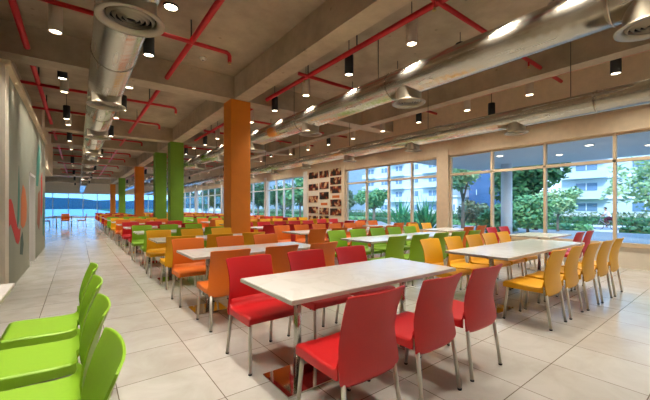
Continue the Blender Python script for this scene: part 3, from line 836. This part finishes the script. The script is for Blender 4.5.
tree(21.8, at(528, 21.8), 0.8, 1.5, (1.6, 2.4, 1.2), 2200, 0.15, M['leaf_mid'], 'leafy mid green shrub tree beside the white column', 0.1, 14)
tree(18.2, at(498, 18.2), 0.6, 1.1, (1.4, 1.6, 0.8), 1300, 0.14, M['leaf_mid'], 'low green shrub behind the two red window-side chairs', 0.08, 10)
# middle window
tree(26, at(374, 26), 1.7, 2.7, (2.4, 2.7, 1.15), 3800, 0.16, M['leaf_mid'], 'spreading round-crowned green tree in the four-bay window', 0.2, 22)
tree(15.0, at(441, 15.0), 3.2, 5.3, (1.5, 1.4, 1.2), 1100, 0.17, M['leaf_mid'], 'tree whose leaves hang in the top corner of the four-bay window', 0.12, 9)
tree(42, at(350, 42), 2.2, 3.6, (1.8, 1.8, 2.4), 2000, 0.2, M['leaf_olive'], 'greyish tree next to the food photo wall', 0.16, 14)
# far windows
for i, (px, X, s, mm, lab) in enumerate(((300, 24, 1.2, 'leaf_mid', 'bright green tree in the first window past the photo wall'), (283, 30, 1.3, 'leaf_dark', 'dark tree in the first window past the photo wall'),
        (258, 22, 1.0, 'leaf_dark', 'dark tree just right of the wide orange pillar'), (214, 20, 1.0, 'leaf_dark', 'dark tree in the second window past the photo wall'),
        (206, 26, 1.2, 'leaf_mid', 'green tree next to the dark tree in the second far window'), (190, 20, 1.0, 'leaf_dark', 'dark tree right of the broad green pillar'), (228, 30, 1.2, 'leaf_dark', 'dark tree hidden partly by the wide orange pillar'))):
    tree(X, at(px, X), 2.2, 3.6, (2.4 * s, 2.6 * s, 2.2 * s), 1700, 0.28, M[mm], lab, 0.18, 14)

def agave(x, y, n, L, label):
    t = empty('agave_plant', (x, y, -0.3)); tag(t, label, 'plant', 'spiky plants under the window')
    for k in range(n):
        a = 2 * PI * k / n + R.random() * 0.3; el = math.radians(25 + 60 * R.random()); l = L * (0.75 + 0.4 * R.random())
        d = Vector((math.cos(a) * math.cos(el), math.sin(a) * math.cos(el), math.sin(el))); s = Vector((-math.sin(a), math.cos(a), 0)) * 0.085
        b = MB(); p1 = d * l * 0.5 + Vector((0, 0, 0.02)); p2 = d * l - Vector((0, 0, l * 0.12 * math.cos(el))); n_ = d.cross(s).normalized() * 0.012
        b.prism([Vector((0, 0, 0)) - s * 0.5, p1 - s, p2, p1 + s, s * 0.5], n_)
        b.build('blade', M['leaf_agave'], t)
agave(19.0, at(401, 19.0), 40, 2.25, 'spiky green agave in the four-bay window, closer to the round tree')
agave(15.6, at(426, 15.6), 40, 2.3, 'spiky green agave in the four-bay window, next to the beige pier')
# hedges: countless leaves
def hedge(x, y0, y1, w, h, n, m, label):
    hb = MB()
    for _ in range(n):
        p = Vector((x + (R.random() - 0.5) * w, y0 + (y1 - y0) * R.random(), GZ + h * (0.15 + 0.85 * R.random() ** 0.7) * (0.75 + 0.25 * math.sin(p_ := 0.7 * 1.0))))
        a = Vector((R.gauss(0, 1), R.gauss(0, 1), R.gauss(0, 1))).normalized(); b = a.orthogonal().normalized(); s = 0.13 + 0.1 * R.random()
        hb.poly([p - a * s, p + b * s * 0.6, p + a * s, p - b * s * 0.6])
    hb.mi = 0
    hb.box(x - w * 0.4, x + w * 0.4, y0, y1, GZ, GZ + h * 0.55)
    o = hb.build('hedge', m, normals=False); tag(o, label, 'hedge', kind='stuff')
hedge(28.6, -10, at(621, 28.6), 1.4, 0.5, 1500, M['leaf_dark'], 'dark low hedge between the terrace and the road, right of the cyclist')
hedge(28.6, at(590, 28.6), 60, 1.4, 0.55, 5000, M['leaf_mid'], 'low green hedge between the terrace and the road, left of the cyclist')
hedge(39.2, -20, 90, 3.6, 0.85, 8000, M['leaf_dark'], 'dark clipped hedge beyond the white kerb')
hedge(44.5, -20, 120, 2.4, 1.3, 6000, M['leaf_olive'], 'taller olive hedge along the garden wall')
# wooded hills beyond the end glazing
def hill(x0, x1, y, hh, seed, label):
    b = MB(); n = 60; rr = random.Random(seed); ph = [rr.random() * 6 for _ in range(5)]
    front = []; top = []; back = []
    for k in range(n + 1):
        x = x0 + (x1 - x0) * k / n
        z = hh * (0.62 + 0.2 * math.sin(x * 0.021 + ph[0]) + 0.12 * math.sin(x * 0.06 + ph[1]) + 0.05 * math.sin(x * 0.23 + ph[2]) + 0.03 * rr.random())
        front.append(b.bm.verts.new((x, y - hh * 2, GZ))); top.append(b.bm.verts.new((x, y, GZ + z))); back.append(b.bm.verts.new((x, y + hh * 2, GZ)))
    for k in range(n):
        b._f([front[k], front[k + 1], top[k + 1], top[k]], True); b._f([top[k], top[k + 1], back[k + 1], back[k]], True)
    struct('hills', b, M['hill'], label, 'hill')
hill(-320, 420, 360, 11, 3, 'dark wooded ridge beyond the far glazing')

# cyclist
PX, PY = 31.4, at(607, 31.4)
bz = GZ + 0.02
bk = empty('bicycle', (PX, PY, bz), 0); tag(bk, 'grey bicycle ridden along the road outside', 'bicycle')
for yy in (-0.52, 0.52):
    w = MB(); pts = [(0, yy + 0.34 * math.cos(2 * PI * k / 28), 0.36 + 0.34 * math.sin(2 * PI * k / 28)) for k in range(29)]
    w.tube(pts, 0.022, 8, caps=False); wo = w.build('wheel', M['tyre'], bk)
    sp = MB()
    for k in range(12): sp.tube([(0, yy, 0.36), (0, yy + 0.33 * math.cos(2 * PI * k / 12), 0.36 + 0.33 * math.sin(2 * PI * k / 12))], 0.003, 4)
    sp.build('spokes', M['bikeframe'], wo)
fm = MB()
for seg in (((0, -0.52, 0.36), (0, -0.08, 0.34)), ((0, -0.08, 0.34), (0, -0.2, 0.84)), ((0, -0.18, 0.76), (0, 0.36, 0.82)), ((0, -0.08, 0.34), (0, 0.38, 0.74)), ((0, -0.52, 0.36), (0, -0.18, 0.76)), ((0, 0.52, 0.36), (0, 0.36, 0.90))):
    fm.tube(seg, 0.02, 8)
fm.build('frame', M['bikeframe'], bk)
MB().tube([(0, 0.36, 0.90), (0, 0.34, 0.98)], 0.015, 8).tube([(-0.28, 0.30, 0.99), (-0.1, 0.36, 0.98), (0.1, 0.36, 0.98), (0.28, 0.30, 0.99)], 0.014, 8).build('handlebar', M['bikeframe'], bk)
MB().box(-0.08, 0.08, -0.34, -0.08, 0.83, 0.88, 0.02).build('saddle', M['tyre'], bk)
cr_ = MB(); cr_.tube([(-0.09, -0.08, 0.34), (0.09, -0.08, 0.34)], 0.02, 8); cr_.tube([(0.09, -0.08, 0.34), (0.09, 0.02, 0.2)], 0.012, 6); cr_.tube([(-0.09, -0.08, 0.34), (-0.09, -0.18, 0.48)], 0.012, 6)
cr_.tube([(0.07, 0.02, 0.2), (0.2, 0.02, 0.2)], 0.02, 6); cr_.tube([(-0.2, -0.18, 0.48), (-0.07, -0.18, 0.48)], 0.02, 6); cr_.build('crank', M['tyre'], bk)

def skin_obj(name, pts, edges, rad, m, parent, sub=2):
    me = bpy.data.meshes.new(name); me.from_pydata(pts, edges, []); me.materials.append(m)
    o = link(name, me, parent)
    md = o.modifiers.new('Skin', 'SKIN'); md.use_smooth_shade = True
    sl = me.skin_vertices[0] if me.skin_vertices else None
    if sl is None:
        return o
    for i, r in enumerate(rad): sl.data[i].radius = (r, r)
    sl.data[0].use_root = True
    o.modifiers.new('Subdivision', 'SUBSURF').levels = sub; o.modifiers['Subdivision'].render_levels = sub
    return o
def skin_mesh(name, pts, edges, rad, m, parent):
    me = bpy.data.meshes.new(name); me.from_pydata([Vector(p) for p in pts], edges, [])
    tmp = bpy.data.objects.new(name, me); COL.objects.link(tmp)
    bm = bmesh.new(); bm.from_mesh(me); lay = bm.verts.layers.skin.verify(); bm.verts.ensure_lookup_table()
    for i, r in enumerate(rad):
        bm.verts[i][lay].radius = (r, r)
    bm.verts[0][lay].use_root = True
    bm.to_mesh(me); bm.free()
    tmp.modifiers.new('Skin', 'SKIN').use_smooth_shade = True
    s = tmp.modifiers.new('Sub', 'SUBSURF'); s.levels = 2; s.render_levels = 2
    bpy.context.view_layer.update()
    ev = tmp.evaluated_get(bpy.context.evaluated_depsgraph_get())
    out = bpy.data.meshes.new_from_object(ev)
    bpy.data.objects.remove(tmp)
    out.materials.clear(); out.materials.append(m)
    for p in out.polygons: p.use_smooth = True
    return link(name, out, parent)
pr = empty('person', (PX, PY, bz)); tag(pr, 'dark-haired cyclist in a white shirt and maroon trousers riding along the road', 'person')
# pelvis, spine, neck, head, arms (hands on the bar), legs (feet on the pedals)
P_ = [(0, -0.20, 0.93), (0, -0.13, 1.08), (0, -0.02, 1.27), (0, 0.04, 1.40), (0, 0.07, 1.47), (0, 0.10, 1.55), (0, 0.12, 1.65),
      (-0.18, 0.03, 1.37), (-0.24, 0.14, 1.17), (-0.26, 0.29, 1.03), (0.18, 0.03, 1.37), (0.24, 0.14, 1.17), (0.26, 0.29, 1.03),
      (-0.10, -0.16, 0.90), (-0.11, 0.16, 0.86), (-0.12, -0.16, 0.56), (-0.12, -0.04, 0.51), (0.10, -0.16, 0.90), (0.11, 0.18, 0.68), (0.12, 0.02, 0.29), (0.12, 0.14, 0.25)]
E_ = [(0, 1), (1, 2), (2, 3), (3, 4), (4, 5), (5, 6), (3, 7), (7, 8), (8, 9), (3, 10), (10, 11), (11, 12), (0, 13), (13, 14), (14, 15), (15, 16), (0, 17), (17, 18), (18, 19), (19, 20)]
R_ = [0.13, 0.12, 0.135, 0.11, 0.055, 0.085, 0.08, 0.065, 0.045, 0.035, 0.065, 0.045, 0.035, 0.085, 0.06, 0.045, 0.04, 0.085, 0.06, 0.045, 0.04]
skin_mesh('body', P_, E_, R_, M['skin'], pr)
skin_mesh('shirt', [P_[i] for i in (0, 1, 2, 3, 7, 8, 10, 11)], [(0, 1), (1, 2), (2, 3), (3, 4), (4, 5), (3, 6), (6, 7)], [0.145, 0.137, 0.15, 0.12, 0.08, 0.06, 0.08, 0.06], M['shirt'], pr)
skin_mesh('trousers', [P_[i] for i in (0, 13, 14, 15, 17, 18, 19)], [(0, 1), (1, 2), (2, 3), (0, 4), (4, 5), (5, 6)], [0.15, 0.105, 0.075, 0.06, 0.105, 0.075, 0.06], M['trouser'], pr)
hb = MB(); bmesh.ops.create_uvsphere(hb.bm, u_segments=20, v_segments=14, radius=0.108)
for v in list(hb.bm.verts):
    v.co = Vector((v.co.x * 0.92, v.co.y * 1.05, v.co.z))
bmesh.ops.delete(hb.bm, geom=[v for v in hb.bm.verts if v.co.z < -0.035 + (0.05 if v.co.y > 0.03 else -0.03)], context='VERTS')
for f_ in hb.bm.faces: f_.smooth = True
hb.build('hair', M['hair'], pr, (0, 0.10, 1.625))
fc = MB()
for s in (-1, 1): fc.tube([(s * 0.03, 0.195, 1.61), (s * 0.03, 0.205, 1.61)], 0.012, 8)
fc.build('eyes', M['hair'], pr)
fc = MB(); fc.tube([(0, 0.185, 1.60), (0, 0.222, 1.575)], 0.01, 6, 0.016); fc.build('nose', M['skin'], pr)
for s in (-1, 1):
    MB().tube([(s * 0.085, 0.09, 1.60), (s * 0.1, 0.085, 1.6)], 0.025, 10).build('ear', M['skin'], pr)
    hd = MB()
    for k in range(4): hd.tube([(s * (0.235 + 0.018 * k), 0.29, 1.02), (s * (0.235 + 0.018 * k), 0.335 - 0.004 * k, 1.015), (s * (0.235 + 0.018 * k), 0.345, 0.985), (s * (0.235 + 0.018 * k), 0.31, 0.972)], 0.009, 6)
    hd.tube([(s * 0.225, 0.28, 1.01), (s * 0.205, 0.31, 0.985)], 0.010, 6)
    hd.build('fingers', M['skin'], pr)
# small black litter bin by the road
lb = empty('litter_bin', (26.4, at(535, 26.4), -0.3)); tag(lb, 'small black litter bin at the roadside outside the tall window', 'bin')
MB().lathe([(0.0, 0.0), (0.2, 0.0), (0.24, 0.75), (0.2, 0.75), (0.18, 0.1)], seg=18).build('bin_body', M['black'], lb)
MB().lathe([(0.0, 0.96), (0.15, 0.93), (0.26, 0.8), (0.24, 0.8)], seg=18).build('lid', M['black'], lb)

# ------------------------------------------------------------------ sky
w = bpy.data.worlds.new('sky'); SC.world = w; w.use_nodes = True
nt = w.node_tree; nt.nodes.clear()
out = nt.nodes.new('ShaderNodeOutputWorld'); bg = nt.nodes.new('ShaderNodeBackground')
tc = nt.nodes.new('ShaderNodeTexCoord'); sx = nt.nodes.new('ShaderNodeSeparateXYZ')
nt.links.new(tc.outputs['Generated'], sx.inputs[0])
rp = nt.nodes.new('ShaderNodeValToRGB'); e = rp.color_ramp.elements
e[0].position = 0.0; e[0].color = lin((196, 222, 244)); e[1].position = 1.0; e[1].color = lin((104, 160, 224))
k = e.new(0.25); k.color = lin((158, 202, 242))
nt.links.new(sx.outputs['Z'], rp.inputs['Fac']); nt.links.new(rp.outputs['Color'], bg.inputs['Color'])
bg.inputs['Strength'].default_value = 3.0
sun = bpy.data.lights.new('sun', 'SUN'); sun.energy = 3.6; sun.angle = math.radians(12); sun.color = (0.92, 0.96, 1.0)
so = bpy.data.objects.new('sun', sun); COL.objects.link(so); so.location = (-20, -10, 30)
so.rotation_euler = Vector((0.72, 0.30, -0.62)).to_track_quat('-Z', 'Y').to_euler()
nt.links.new(bg.outputs[0], out.inputs[0])

# ------------------------------------------------------------------ view
vs = SC.view_settings
SC.display_settings.display_device = 'sRGB'
vs.view_transform = 'Standard'; vs.look = 'None'; vs.gamma = 1.0; vs.use_curve_mapping = False
vs.exposure = 0.24
cy = SC.cycles
cy.use_denoising = True
cy.max_bounces = 8; cy.diffuse_bounces = 4; cy.glossy_bounces = 4; cy.transparent_max_bounces = 12
cy.caustics_reflective = False; cy.caustics_refractive = False
cy.sample_clamp_indirect = 6.0
